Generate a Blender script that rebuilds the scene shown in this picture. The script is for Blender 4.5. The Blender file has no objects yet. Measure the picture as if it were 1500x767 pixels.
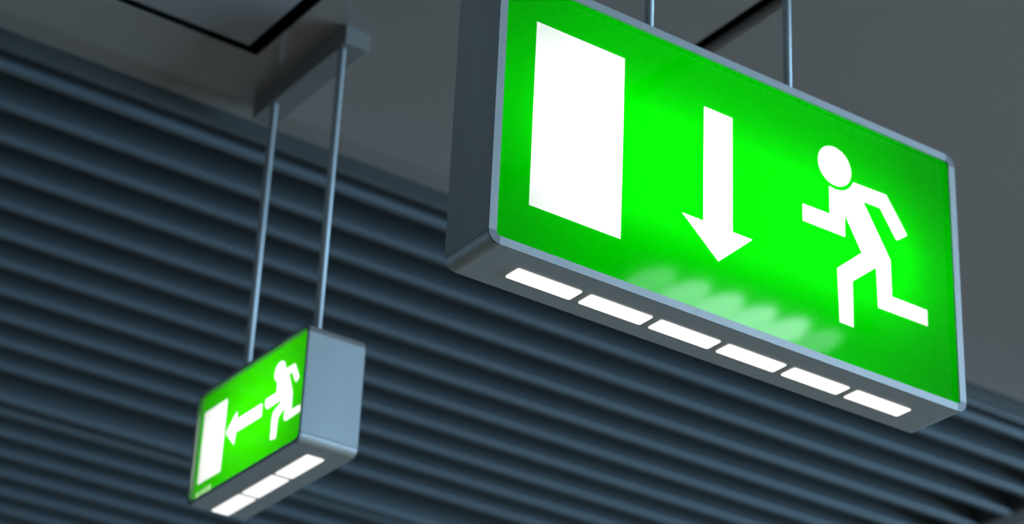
import bpy, bmesh, math
from mathutils import Matrix, Vector

# ------------------------------------------------------------------ camera, world, light, exposure
S = bpy.context.scene
C = S.collection
EYE = 1.60                                   # camera height above the floor
cam_d = bpy.data.cameras.new('camera')
cam = bpy.data.objects.new('camera', cam_d); C.objects.link(cam)
F_PX = 3449.67
cam_d.sensor_fit = 'HORIZONTAL'; cam_d.sensor_width = 36.0; cam_d.lens = 36.0 * F_PX / 1500.0
right = Vector((0.8188750, -0.5724116, 0.0422920))
up = -Vector((0.2949207, 0.3564019, -0.8865661))
fwd = Vector((0.4924078, 0.7384596, 0.4606647))
m = Matrix.Identity(4)
for i in range(3):
    m[i][0] = right[i]; m[i][1] = up[i]; m[i][2] = -fwd[i]
m.translation = Vector((0, 0, EYE))
cam.matrix_world = m
cam_d.clip_start = 0.02
cam_d.dof.use_dof = True
cam_d.dof.focus_distance = 2.17
cam_d.dof.aperture_fstop = 4.7
S.camera = cam

world = bpy.data.worlds.new('sky'); S.world = world
world.use_nodes = True
bg = world.node_tree.nodes['Background']
bg.inputs[0].default_value = (0.50, 0.74, 1.0, 1); bg.inputs[1].default_value = 1.0

def area_light(name, loc, rot, sx, sy, power, col):
    d = bpy.data.lights.new(name, 'AREA'); d.shape = 'RECTANGLE'; d.size = sx; d.size_y = sy
    d.energy = power; d.color = col
    o = bpy.data.objects.new(name, d); C.objects.link(o); o.location = loc; o.rotation_euler = rot
    return o
# blue daylight from the long window in the right-hand wall
area_light('window_right_offscreen', (9.02, -1.45, 2.16), (0, math.pi/2, 0), 1.56, 5.6, 1470, (0.39, 0.70, 1.0))
S.view_settings.view_transform = 'Standard'; S.view_settings.look = 'None'
S.view_settings.gamma = 1.0; S.view_settings.use_curve_mapping = False
S.view_settings.exposure = 0.0
S.cycles.use_denoising = True
S.cycles.sample_clamp_indirect = 6.0

# ------------------------------------------------------------------ materials
def new_mat(name):
    mt = bpy.data.materials.new(name); mt.use_nodes = True
    nt = mt.node_tree
    return mt, nt, nt.nodes['Principled BSDF'], nt.nodes['Material Output']

def painted(name, col, rough=0.5, metallic=0.0, spec=0.5, noise=0.05, scale=8.0, bump=0.0, stretch=(1, 1, 1)):
    mt, nt, b, out = new_mat(name)
    b.inputs['Roughness'].default_value = rough; b.inputs['Metallic'].default_value = metallic
    b.inputs['Specular IOR Level'].default_value = spec
    tc = nt.nodes.new('ShaderNodeTexCoord'); mp = nt.nodes.new('ShaderNodeMapping')
    mp.inputs['Scale'].default_value = stretch
    nz = nt.nodes.new('ShaderNodeTexNoise'); nz.inputs['Scale'].default_value = scale; nz.inputs['Detail'].default_value = 4
    rp = nt.nodes.new('ShaderNodeValToRGB')
    rp.color_ramp.elements[0].position = 0.3; rp.color_ramp.elements[1].position = 0.7
    rp.color_ramp.elements[0].color = (*[c * (1 - noise) for c in col], 1)
    rp.color_ramp.elements[1].color = (*[min(1, c * (1 + noise)) for c in col], 1)
    L = nt.links.new
    L(tc.outputs['Object'], mp.inputs[0]); L(mp.outputs[0], nz.inputs['Vector'])
    L(nz.outputs['Fac'], rp.inputs[0]); L(rp.outputs[0], b.inputs['Base Color'])
    if bump:
        bp = nt.nodes.new('ShaderNodeBump'); bp.inputs['Strength'].default_value = bump; bp.inputs['Distance'].default_value = 0.001
        L(nz.outputs['Fac'], bp.inputs['Height']); L(bp.outputs[0], b.inputs['Normal'])
    return mt

def emissive(name, col, strength):
    mt = bpy.data.materials.new(name); mt.use_nodes = True; nt = mt.node_tree; nt.nodes.clear()
    e = nt.nodes.new('ShaderNodeEmission'); o = nt.nodes.new('ShaderNodeOutputMaterial')
    e.inputs[0].default_value = (*col, 1); e.inputs[1].default_value = strength
    nt.links.new(e.outputs[0], o.inputs[0]); return mt

def acrylic(name, col, rough=0.055):
    """backlit sheet: light from the lamp inside the box passes through, the front is glossy"""
    mt = bpy.data.materials.new(name); mt.use_nodes = True; nt = mt.node_tree; nt.nodes.clear()
    t = nt.nodes.new('ShaderNodeBsdfTranslucent'); g = nt.nodes.new('ShaderNodeBsdfGlossy')
    fr = nt.nodes.new('ShaderNodeFresnel'); mx = nt.nodes.new('ShaderNodeMixShader'); o = nt.nodes.new('ShaderNodeOutputMaterial')
    t.inputs[0].default_value = (*col, 1); g.inputs['Color'].default_value = (1, 1, 1, 1); g.inputs['Roughness'].default_value = rough
    fr.inputs[0].default_value = 1.28
    nt.links.new(fr.outputs[0], mx.inputs[0]); nt.links.new(t.outputs[0], mx.inputs[1]); nt.links.new(g.outputs[0], mx.inputs[2])
    nt.links.new(mx.outputs[0], o.inputs[0]); return mt

M = {
    'housing': painted('anodised_housing', (0.63, 0.62, 0.62), 0.50, 0.80, 0.5, 0.03, 40, 0.02, (1, 1, 0.1)),
    'frame': painted('satin_frame', (0.58, 0.58, 0.58), 0.48, 0.75, 0.5, 0.02, 60),
    'casing_corner': painted('casing_corner_metal', (0.63, 0.62, 0.62), 0.36, 0.80, 0.5, 0.03, 40),
    'corner': painted('frame_corner_plastic', (0.36, 0.37, 0.39), 0.42, 0.8, 0.5, 0.02, 60),
    'flange': painted('grey_flange', (0.13, 0.115, 0.11), 0.4, 0, 0.4, 0.05, 6),
    'inner': painted('white_box_lining', (0.85, 0.85, 0.85), 0.7, 0, 0.1, 0.01, 20),
    'rod': painted('satin_steel_rod', (0.50, 0.51, 0.52), 0.68, 0.5, 0.4, 0.02, 60),
    'ceiling': painted('grey_ceiling_paint', (0.320, 0.262, 0.238), 0.12, 0, 0.65, 0.02, 2.5, 0.0),
    'hatch': painted('hatch_paint', (0.31, 0.270, 0.27), 0.28, 0, 0.5, 0.02, 3),
    'canopy': painted('ceiling_plate_paint', (0.19, 0.17, 0.155), 0.35, 0, 0.5, 0.02, 20),
    'slat': painted('blue_grey_slat_paint', (0.078, 0.088, 0.096), 0.45, 0, 0.4, 0.05, 6, 0.0, (0.3, 1, 1)),
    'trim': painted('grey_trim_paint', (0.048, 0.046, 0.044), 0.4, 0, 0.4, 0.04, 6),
    'void': painted('black_void', (0.012, 0.012, 0.013), 0.9, 0, 0.0, 0.1, 3),
    'floor': painted('warm_stone_floor', (0.30, 0.20, 0.12), 0.5, 0, 0.3, 0.08, 1.5),
    'wall': painted('grey_wall_paint', (0.34, 0.33, 0.32), 0.7, 0, 0.2, 0.03, 2),
    'dark': painted('dark_plastic', (0.03, 0.03, 0.03), 0.5, 0, 0.3, 0.05, 10),
    'green': acrylic('green_backlit_sheet', (0.0, 0.46, 0.0)),
    'green2': acrylic('green_backlit_sheet_small', (0.022, 0.46, 0.0)),
    'white': acrylic('white_backlit_symbol', (0.97, 0.97, 0.97)),
    'pale': acrylic('pale_green_print', (0.52, 0.85, 0.38)),
    'slot': emissive('lit_white_slot', (1.0, 1.0, 0.98), 1.15),
}

# ------------------------------------------------------------------ mesh helpers
def link(name, me, mat, parent=None, smooth=False):
    o = bpy.data.objects.new(name, me); C.objects.link(o)
    if mat is not None and not me.materials: me.materials.append(mat)
    if smooth:
        for p in me.polygons: p.use_smooth = True
    if parent is not None: o.parent = parent
    return o

def tag(o, label, cat, group=None):
    o['label'] = label; o['category'] = cat
    if group: o['group'] = group
    return o

def struct(o, label=None):
    o['kind'] = 'structure'
    if label: o['label'] = label
    return o

def box_mesh(name, x0, x1, y0, y1, z0, z1, bevel=0.0, seg=2):
    bm = bmesh.new()
    bmesh.ops.create_cube(bm, size=1.0)
    for v in bm.verts:
        v.co = ((x0 + x1) / 2 + v.co.x * (x1 - x0), (y0 + y1) / 2 + v.co.y * (y1 - y0), (z0 + z1) / 2 + v.co.z * (z1 - z0))
    if bevel:
        bmesh.ops.bevel(bm, geom=list(bm.edges), offset=bevel, segments=seg, affect='EDGES', profile=0.5)
    me = bpy.data.meshes.new(name); bm.to_mesh(me); bm.free(); return me

def box(name, x0, x1, y0, y1, z0, z1, mat, parent=None, bevel=0.0):
    return link(name, box_mesh(name, x0, x1, y0, y1, z0, z1, bevel), mat, parent)

def rrect(x0, x1, z0, z1, r, n=8):
    pts = []
    for cx, cz, a0 in ((x1 - r, z1 - r, 0), (x0 + r, z1 - r, 90), (x0 + r, z0 + r, 180), (x1 - r, z0 + r, 270)):
        for k in range(n + 1):
            a = math.radians(a0 + 90 * k / n); pts.append((cx + r * math.cos(a), cz + r * math.sin(a)))
    return pts                                                   # counter-clockwise in (x, z)

def ring_prism(name, outer, inner, y0, y1, closed=True):
    """solid band between two matching outlines in the xz plane, from y0 to y1"""
    n = len(outer); v = []
    for y in (y0, y1):
        v += [(a, y, b) for a, b in outer]; v += [(a, y, b) for a, b in inner]
    f = []; rng = range(n) if closed else range(n - 1)
    for i in rng:
        j = (i + 1) % n
        f.append((i, j, n + j, n + i))                           # front (y0)
        f.append((2*n + i, 3*n + i, 3*n + j, 2*n + j))           # back
        f.append((i, 2*n + i, 2*n + j, j))                       # outer side
        f.append((n + i, n + j, 3*n + j, 3*n + i))               # inner side
    if not closed:
        f.append((0, n, 3*n, 2*n)); e = n - 1
        f.append((e, 2*n + e, 3*n + e, n + e))
    me = bpy.data.meshes.new(name); me.from_pydata(v, [], f)
    bm = bmesh.new(); bm.from_mesh(me); bmesh.ops.recalc_face_normals(bm, faces=list(bm.faces)); bm.to_mesh(me); bm.free()
    return me

def plate_xz(name, pts, y0, y1):
    bm = bmesh.new()
    f = bm.faces.new([bm.verts.new((a, y0, b)) for a, b in pts])
    r = bmesh.ops.extrude_face_region(bm, geom=[f])
    for g in r['geom']:
        if isinstance(g, bmesh.types.BMVert): g.co.y = y1
    bmesh.ops.recalc_face_normals(bm, faces=list(bm.faces))
    me = bpy.data.meshes.new(name); bm.to_mesh(me); bm.free(); return me

def sheet(name, loops, y):
    """flat filled outline in the xz plane; inner loops become holes"""
    cu = bpy.data.curves.new(name, 'CURVE'); cu.dimensions = '2D'; cu.fill_mode = 'BOTH'
    for lp in loops:
        sp = cu.splines.new('POLY'); sp.points.add(len(lp) - 1); sp.use_cyclic_u = True
        for q, (a, b) in zip(sp.points, lp): q.co = (a, b, 0, 1)
    tmp = bpy.data.objects.new(name, cu)
    me = bpy.data.meshes.new_from_object(tmp)
    bpy.data.objects.remove(tmp); bpy.data.curves.remove(cu)
    for v in me.vertices: v.co = (v.co.x, y, v.co.y)
    me.materials.clear(); me.name = name
    return me

def tube_mesh(name, p0, p1, r, n=20):
    bm = bmesh.new(); p0 = Vector(p0); p1 = Vector(p1); d = p1 - p0
    bmesh.ops.create_cone(bm, cap_ends=True, segments=n, radius1=r, radius2=r, depth=d.length,
                          matrix=Matrix.Translation((p0 + p1) / 2) @ d.to_track_quat('Z', 'Y').to_matrix().to_4x4())
    for f in bm.faces: f.smooth = len(f.verts) == 4
    me = bpy.data.meshes.new(name); bm.to_mesh(me); bm.free(); return me

def circle(cx, cz, r, n=40): return [(cx + r * math.cos(2 * math.pi * k / n), cz + r * math.sin(2 * math.pi * k / n)) for k in range(n)]

# ------------------------------------------------------------------ the room
CZ = EYE + 1.542                              # plain ceiling
X0, X1, Y0, Y1 = -3.5, 9.0, -4.5, 7.0
SY0, SY1, SX1 = 2.364, 4.44, 2.880             # slatted field
JX = 1.494                                    # shadow joint between the two plain ceilings
struct(box('floor', X0, X1, Y0, Y1, -0.1, 0, M['floor']))
struct(box('wall_left', X0 - 0.15, X0, Y0, Y1, 0, CZ + 0.2, M['wall']))
wr = struct(box('wall_right', X1, X1 + 0.15, Y0, Y1, 0, 1.36, M['wall']))
box('lintel', X1, X1 + 0.15, Y0, Y1, 2.96, CZ + 0.2, M['wall'], wr)
box('pier', X1, X1 + 0.15, Y0, -4.3, 1.36, 2.96, M['wall'], wr)
box('pier', X1, X1 + 0.15, 1.4, Y1, 1.36, 2.96, M['wall'], wr)
w2 = struct(bpy.data.objects.new('window_1', None), 'long window in the right-hand wall'); C.objects.link(w2)
box('window_frame', X1 - 0.02, X1 + 0.01, -4.3, 1.4, 1.36, 1.38, M['trim'], w2)
box('window_frame', X1 - 0.02, X1 + 0.01, -4.3, 1.4, 2.94, 2.96, M['trim'], w2)
for k in range(5): box('mullion', X1 - 0.02, X1 + 0.01, -4.3 + 1.4 * k, -4.25 + 1.4 * k, 1.38, 2.94, M['trim'], w2)
struct(box('wall_far', X0 - 0.15, X1 + 0.15, Y1, Y1 + 0.15, 0, CZ + 0.2, M['wall']))
struct(box('wall_back', X0 - 0.15, X1 + 0.15, Y0 - 0.15, Y0, 0, CZ + 0.2, M['wall']))
# plain ceiling with the opening of the access hatch
HX0, HX1, HY0, HY1 = 0.40, 1.092, 1.50, 2.224
GAP = 0.0155
def plate_with_hole(name, x0, x1, y0, y1, z0, z1, hole, mat):
    hx0, hx1, hy0, hy1 = hole
    bm = bmesh.new()
    xs, ys = [x0, hx0, hx1, x1], [y0, hy0, hy1, y1]
    for z in (z0, z1):
        g = [[bm.verts.new((x, y, z)) for y in ys] for x in xs]
        for i in range(3):
            for j in range(3):
                if (i, j) != (1, 1): bm.faces.new((g[i][j], g[i+1][j], g[i+1][j+1], g[i][j+1]))
        if z == z0: lo = g
        else: hi = g
    def side(a, b, c, d): bm.faces.new((a, b, c, d))
    for i in range(3):
        side(lo[i][0], lo[i+1][0], hi[i+1][0], hi[i][0]); side(lo[i][3], lo[i+1][3], hi[i+1][3], hi[i][3])
        side(lo[0][i], lo[0][i+1], hi[0][i+1], hi[0][i]); side(lo[3][i], lo[3][i+1], hi[3][i+1], hi[3][i])
    side(lo[1][1], lo[2][1], hi[2][1], hi[1][1]); side(lo[1][2], lo[2][2], hi[2][2], hi[1][2])
    side(lo[1][1], lo[1][2], hi[1][2], hi[1][1]); side(lo[2][1], lo[2][2], hi[2][2], hi[2][1])
    bmesh.ops.recalc_face_normals(bm, faces=list(bm.faces))
    me = bpy.data.meshes.new(name); bm.to_mesh(me); bm.free(); return link(name, me, mat)
ceil = struct(plate_with_hole('ceiling', X0, JX, Y0, SY0, CZ, CZ + 0.002, (HX0, HX1, HY0, HY1), M['ceiling']),
              'plain grey glossy ceiling with a square hatch opening')
UP = 0.004
struct(box('ceiling', JX + 0.026, X1, Y0, SY0, CZ + UP, CZ + UP + 0.016, M['ceiling'], None, 0.0075), 'plain grey ceiling beyond the shadow joint')
struct(box('ceiling', SX1 + 0.012, X1, SY0, Y1, CZ, CZ + 0.012, M['ceiling']), 'plain grey ceiling past the ends of the slats')
struct(box('ceiling', X0, SX1 + 0.012, SY1, Y1, CZ, CZ + 0.012, M['ceiling']), 'plain grey ceiling on the far side of the slats')
struct(box('ceiling_void', X0, X1, Y0, Y1, CZ + 0.11, CZ + 0.16, M['void']), 'black void above the ceiling panels')
# the access hatch
h = tag(bpy.data.objects.new('ceiling_hatch', None), 'square grey access hatch framed by a black shadow gap in the ceiling', 'hatch')
C.objects.link(h); h.location = ((HX0 + HX1) / 2, (HY0 + HY1) / 2, CZ)
hw, hd = (HX1 - HX0) / 2 - 0.019, (HY1 - HY0) / 2 - GAP
box('hatch_panel', -hw, hw, -hd, hd, 0.0, 0.002, M['hatch'], h, 0.0004)
box('hatch_box', -hw + 0.02, hw - 0.02, -hd + 0.02, hd - 0.02, 0.002, 0.108, M['void'], h)
# edge trims round the slatted field
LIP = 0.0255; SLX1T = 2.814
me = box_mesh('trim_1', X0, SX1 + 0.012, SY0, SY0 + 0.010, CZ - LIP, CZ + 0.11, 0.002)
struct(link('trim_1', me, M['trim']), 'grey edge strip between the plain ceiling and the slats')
struct(box('trim_2', SLX1T, 2.862, SY0 + 0.011, SY1, CZ - 0.030, CZ + 0.012, M['flange'], None, 0.004), 'grey edge strip across the ends of the slats')

# the slatted ceiling: one blade per slat, hung under a dark liner
base = struct(box('ceiling_slatted', X0, SX1, SY0 + 0.011, SY1, CZ + 0.085, CZ + 0.108, M['void']), 'dark slatted ceiling of parallel blades')
SLX1 = 2.808; DROP = 0.034
ys = [2.4000, 2.4850] + [2.5640 + 0.0826 * k for k in range(24)]
sl_me = None
SH, SW = 0.112, 0.007
cap_me = None
for i, y in enumerate(ys):
    if y > SY1 - 0.02: break
    if sl_me is None:
        # blade with a rounded lower edge; object origin in the middle of its lower edge
        L2 = (SLX1 - X0 - 0.02) / 2
        prof = [(-SW/2, SH), (-SW/2, 0.003)] + [(-SW/2 * math.cos(a), 0.003 - 0.003 * math.sin(a)) for a in (0.5, 1.0, 1.57, 2.1, 2.64)] + [(SW/2, 0.003), (SW/2, SH)]
        n = len(prof); v = [(-L2, a, b) for a, b in prof] + [(L2, a, b) for a, b in prof]
        f = [(k, (k + 1) % n, n + (k + 1) % n, n + k) for k in range(n)] + [tuple(range(n - 1, -1, -1)), tuple(range(n, 2 * n))]
        sl_me = bpy.data.meshes.new('slat'); sl_me.from_pydata(v, [], f)
        bm = bmesh.new(); bm.from_mesh(sl_me); bmesh.ops.recalc_face_normals(bm, faces=list(bm.faces)); bm.to_mesh(sl_me); bm.free()
        sl_me.materials.append(M['slat'])
    o = link('slat', sl_me, M['slat'], base)
    o.location = ((X0 + 0.02 + SLX1) / 2, y, CZ - DROP + 0.006)
    if cap_me is None:
        w, hh = 0.0150, 0.0060
        prof = [(-w/2, 0.004), (-w/2, 0.0)] + [(-w/2 * math.cos(a), -hh * math.sin(a) ** 0.7) for a in (0.45, 0.9, 1.35, 1.79, 2.24, 2.69)] + [(w/2, 0.0), (w/2, 0.004)]
        n = len(prof); v = [(-L2, a, b) for a, b in prof] + [(L2 + 0.001, a, b) for a, b in prof]
        f = [(k, (k + 1) % n, n + (k + 1) % n, n + k) for k in range(n)] + [tuple(range(n - 1, -1, -1)), tuple(range(n, 2 * n))]
        cap_me = bpy.data.meshes.new('edge_cap'); cap_me.from_pydata(v, [], f)
        bm = bmesh.new(); bm.from_mesh(cap_me); bmesh.ops.recalc_face_normals(bm, faces=list(bm.faces)); bm.to_mesh(cap_me); bm.free()
        cap_me.materials.append(M['slat'])
    link('edge_cap', cap_me, M['slat'], o)
    if i == 11:                                                  # one blade hangs askew
        o.rotation_euler.z = 0.016; o.location.y += 0.006
for cx in (-1.0, 1.03, 2.2):                                     # cross carriers the blades clip into
    box('carrier', cx - 0.012, cx + 0.012, SY0 + 0.02, SY1 - 0.01, CZ + 0.04, CZ + 0.084, M['dark'], base)

# ------------------------------------------------------------------ exit signs
DEP = 0.0708
def build_sign(name, label, loc, rz, W, H, green, door, arrow, head, body, slots, slot_y, rods, plate, lamp, lamp_power, extra=None, rod_len=0):
    root = bpy.data.objects.new(name, None); C.objects.link(root)
    root.location = loc; root.rotation_euler.z = rz
    tag(root, label, 'exit sign')
    D = DEP; R = 0.0125; fw = 0.0085 if W > 0.4 else 0.0045; t = 0.0025
    if W < 0.4: R = 0.011
    N = 8
    out = rrect(0, W, 0, H, R, N)
    hin = rrect(t, W - t, t, H - t, R - t, N); n = N + 1
    for c in range(4):
        a, b = c * n, c * n + N; e = (b + 1) % (4 * n)
        link('housing_side', ring_prism('housing_side', [out[b], out[e]], [hin[b], hin[e]], 0.0012, D, False), M['housing'], root)
        link('housing_corner', ring_prism('housing_corner', out[a:b+1], hin[a:b+1], 0.0012, D, False), M['casing_corner'], root)
    link('box_lining', ring_prism('box_lining', rrect(t, W - t, t, H - t, R - t, N), rrect(t + .001, W - t - .001, t + .001, H - t - .001, R - t - .001, N), 0.0045, D - 0.004), M['inner'], root)
    link('back_panel', plate_xz('back_panel', rrect(t, W - t, t, H - t, R - t, N), D - 0.004, D - 0.001), M['inner'], root)
    # front frame: four bars and four corner pieces
    Ri = max(R - fw, 0.003)
    inn = rrect(fw, W - fw, fw, H - fw, Ri, N)
    y0, y1 = -0.0014, 0.0012
    n = N + 1
    for c in range(4):
        a, b = c * n, c * n + N
        link('frame_corner', ring_prism('frame_corner', out[a:b+1], inn[a:b+1], y0, y1, False), M['corner'], root)
        e = (b + 1) % (4 * n)
        link('frame_bar', ring_prism('frame_bar', [out[b], out[e]], [inn[b], inn[e]], y0, y1, False), M['frame'], root)
    # backlit sheet with the symbols let into it
    yp = 0.0042
    pb = rrect(0.003, W - 0.003, 0.003, H - 0.003, R - 0.003, 6)
    holes = [door, arrow, head, body]
    pn = link('sign_panel', sheet('sign_panel', [pb] + holes + (extra or []), yp), green, root)
    pn['label'] = 'backlit green sheet'
    link('door_symbol', sheet('door_symbol', [door], yp), M['white'], root)
    link('arrow_symbol', sheet('arrow_symbol', [arrow], yp), M['white'], root)
    link('running_figure', sheet('running_figure', [head, body], yp), M['white'], root)
    if extra: link('small_print', sheet('small_print', extra, yp), M['pale'], root)
    # lamp inside the box
    lx0, lx1, lz0, lz1, ly = lamp
    link('inner_lamp', plate_xz('inner_lamp', rrect(lx0, lx1, lz0, lz1, min(lz1 - lz0, lx1 - lx0) * 0.45, 6), ly, ly + 0.004),
         emissive(name + '_lamp', (1.0, 0.99, 0.97), lamp_power), root)
    # lit slots in the underside
    sy0, sy1 = slot_y
    for (s0, s1) in slots:
        pts = rrect(s0, s1, sy0, sy1, 0.0022, 4)
        bm = bmesh.new(); f = [bm.verts.new((a, b, -0.0008)) for a, b in pts]; g = [bm.verts.new((a, b, 0.0006)) for a, b in pts]
        bm.faces.new(f); bm.faces.new(g[::-1])
        for k in range(len(pts)): bm.faces.new((f[k], g[k], g[(k + 1) % len(pts)], f[(k + 1) % len(pts)]))
        bmesh.ops.recalc_face_normals(bm, faces=list(bm.faces))
        me = bpy.data.meshes.new('light_slot'); bm.to_mesh(me); bm.free()
        link('light_slot', me, M['slot'], root)
    # hanging rods and the ceiling plate
    px0, px1, py0, py1, pz0, pz1 = plate
    for (rx, ry) in rods:
        rd = link('rod', tube_mesh('rod', (rx, ry, H - 0.001), (rx, ry, pz0 + 0.002), 0.0045), M['rod'], root)
        link('collar', tube_mesh('collar', (rx, ry, H - 0.0005), (rx, ry, H + 0.004), 0.0068), M['rod'], rd)
    box('ceiling_plate', px0, px1, py0, py1, pz0, pz1, M['canopy'], root, 0.0008)
    return root

# large sign: door, arrow pointing down, running figure
BIG = Vector((1.01118, 1.55758, EYE + 0.98417)); BW, BH = 0.5899, 0.300
door = [(0.0458, 0.0543), (0.1510, 0.0543), (0.1510, 0.2538), (0.0458, 0.2538)]
arrow = [(0.2502, 0.2375), (0.2866, 0.2375), (0.2866, 0.1083), (0.3118, 0.1083), (0.2690, 0.0701), (0.2239, 0.1083), (0.2502, 0.1083)]
head = circle(0.4225, 0.2316, 0.0226)
neck = []
for k in range(9):                                                # collar cut round the head
    a = math.radians(-107 + 85 * k / 8)
    neck.append((0.4225 + 0.0274 * math.cos(a), 0.2316 + 0.0274 * math.sin(a)))
body = neck + [(0.4936, 0.2228), (0.5214, 0.1845), (0.5062, 0.1735), (0.4844, 0.2040), (0.4602, 0.2035), (0.4962, 0.1470), (0.4967, 0.1055),
        (0.5457, 0.1057), (0.5457, 0.0872), (0.4772, 0.0868), (0.4762, 0.1324), (0.4430, 0.1057), (0.4430, 0.0538), (0.4243, 0.0540),
        (0.4229, 0.1138), (0.4573, 0.1425), (0.4347, 0.1803), (0.4341, 0.1535), (0.3781, 0.1530), (0.3782, 0.1720), (0.4145, 0.1726)]
slots = [(0.0522 + 0.08285 * k, 0.0522 + 0.08285 * k + 0.0733) for k in range(6)]
top = CZ - BIG.z
build_sign('hanging_exit_sign', 'large backlit green exit sign with down arrow and six lit slots underneath', BIG, 0.0, BW, BH, M['green'],
           door, arrow, head, body, slots, (0.0262, 0.0480), [(0.2035, 0.0354), (0.3875, 0.0354)],
           (0.185, 0.410, 0.026, 0.058, top - 0.025, top), (0.06, 0.53, 0.100, 0.200, 0.049), 4.6)

# small sign, turned sideways: door, arrow pointing to it, running figure
SW_, SHH = 0.2585, 0.1410
SML = Vector((1.1140, 2.3205, EYE + 0.98417))
door2 = [(0.0110, 0.0256), (0.0655, 0.0256), (0.0655, 0.1164), (0.0110, 0.1164)]
arrow2 = [(0.0706, 0.0713), (0.0932, 0.0910), (0.0938, 0.0803), (0.1524, 0.0803), (0.1532, 0.0645), (0.0942, 0.0648), (0.0930, 0.0497)]
head2 = circle(0.1882, 0.1078, 0.0118)
body2 = [(0.1797, 0.0963), (0.1850, 0.0955), (0.1853, 0.0822), (0.1612, 0.0823), (0.1603, 0.0760), (0.1650, 0.0695), (0.1957, 0.0699), (0.1974, 0.0664), (0.1814, 0.0602),
         (0.1796, 0.0530), (0.1799, 0.0270), (0.1922, 0.0250), (0.1933, 0.0495), (0.2073, 0.0582), (0.2075, 0.0415), (0.2134, 0.0393),
         (0.2438, 0.0401), (0.2423, 0.0488), (0.2229, 0.0491), (0.2220, 0.0705), (0.2098, 0.0965), (0.2169, 0.0965), (0.2274, 0.0802),
         (0.2345, 0.0845), (0.2224, 0.1051), (0.2017, 0.1058), (0.1990, 0.0985), (0.1935, 0.0948)]
def bar(x, z0, z1, w): return [(x, z0), (x + w, z0), (x + w, z1), (x, z1)]
marks = [circle(0.0135, 0.0125, 0.0036, 14), bar(0.0190, 0.0095, 0.0160, 0.0024), bar(0.0232, 0.0095, 0.0160, 0.0040),
         bar(0.0290, 0.0095, 0.0165, 0.0042), bar(0.0350, 0.0095, 0.0165, 0.0042), bar(0.0410, 0.0095, 0.0165, 0.0048)]
slots2 = [(0.0105, 0.0768), (0.0825, 0.1522), (0.1580, 0.2285)]
top2 = CZ - SML.z
build_sign('hanging_exit_sign', 'small backlit green exit sign with sideways arrow and three lit slots underneath', SML, -math.pi / 2, SW_, SHH, M['green2'],
           door2, arrow2, head2, body2, slots2, (0.0255, 0.0478), [(2.3205 - 2.110, 0.034), (2.3205 - 2.2735, 0.034)],
           (0.0, 0.2268, 0.0285, 0.0610, top2 - 0.025, top2), (0.050, 0.22, 0.038, 0.106, 0.050), 4.0, extra=marks)

# ------------------------------------------------------------------ ceiling lamp bar behind the viewer (mirrored in the large sign)
lb = tag(bpy.data.objects.new('ceiling_lamp_bar_offscreen', None), 'row of round lamps on a bar under the ceiling', 'ceiling lamp')
C.objects.link(lb); lb.location = (1.97, 0.752, CZ + UP)
box('lamp_housing', -0.22, 0.22, -0.07, 0.07, -0.022, 0.0, M['canopy'], lb, 0.002)
for k, s in enumerate((6.0, 12.0, 16.0, 17.0, 17.0, 6.0)):
    me = tube_mesh('lamp_lens', (-0.155 + 0.062 * k, 0, -0.026), (-0.155 + 0.062 * k, 0, -0.021), 0.028, 28)
    for v in me.vertices: v.co.y *= 1.9
    link('lamp_lens', me, emissive('lamp_lens_%d' % k, (0.74, 0.86, 1.0), s), lb)
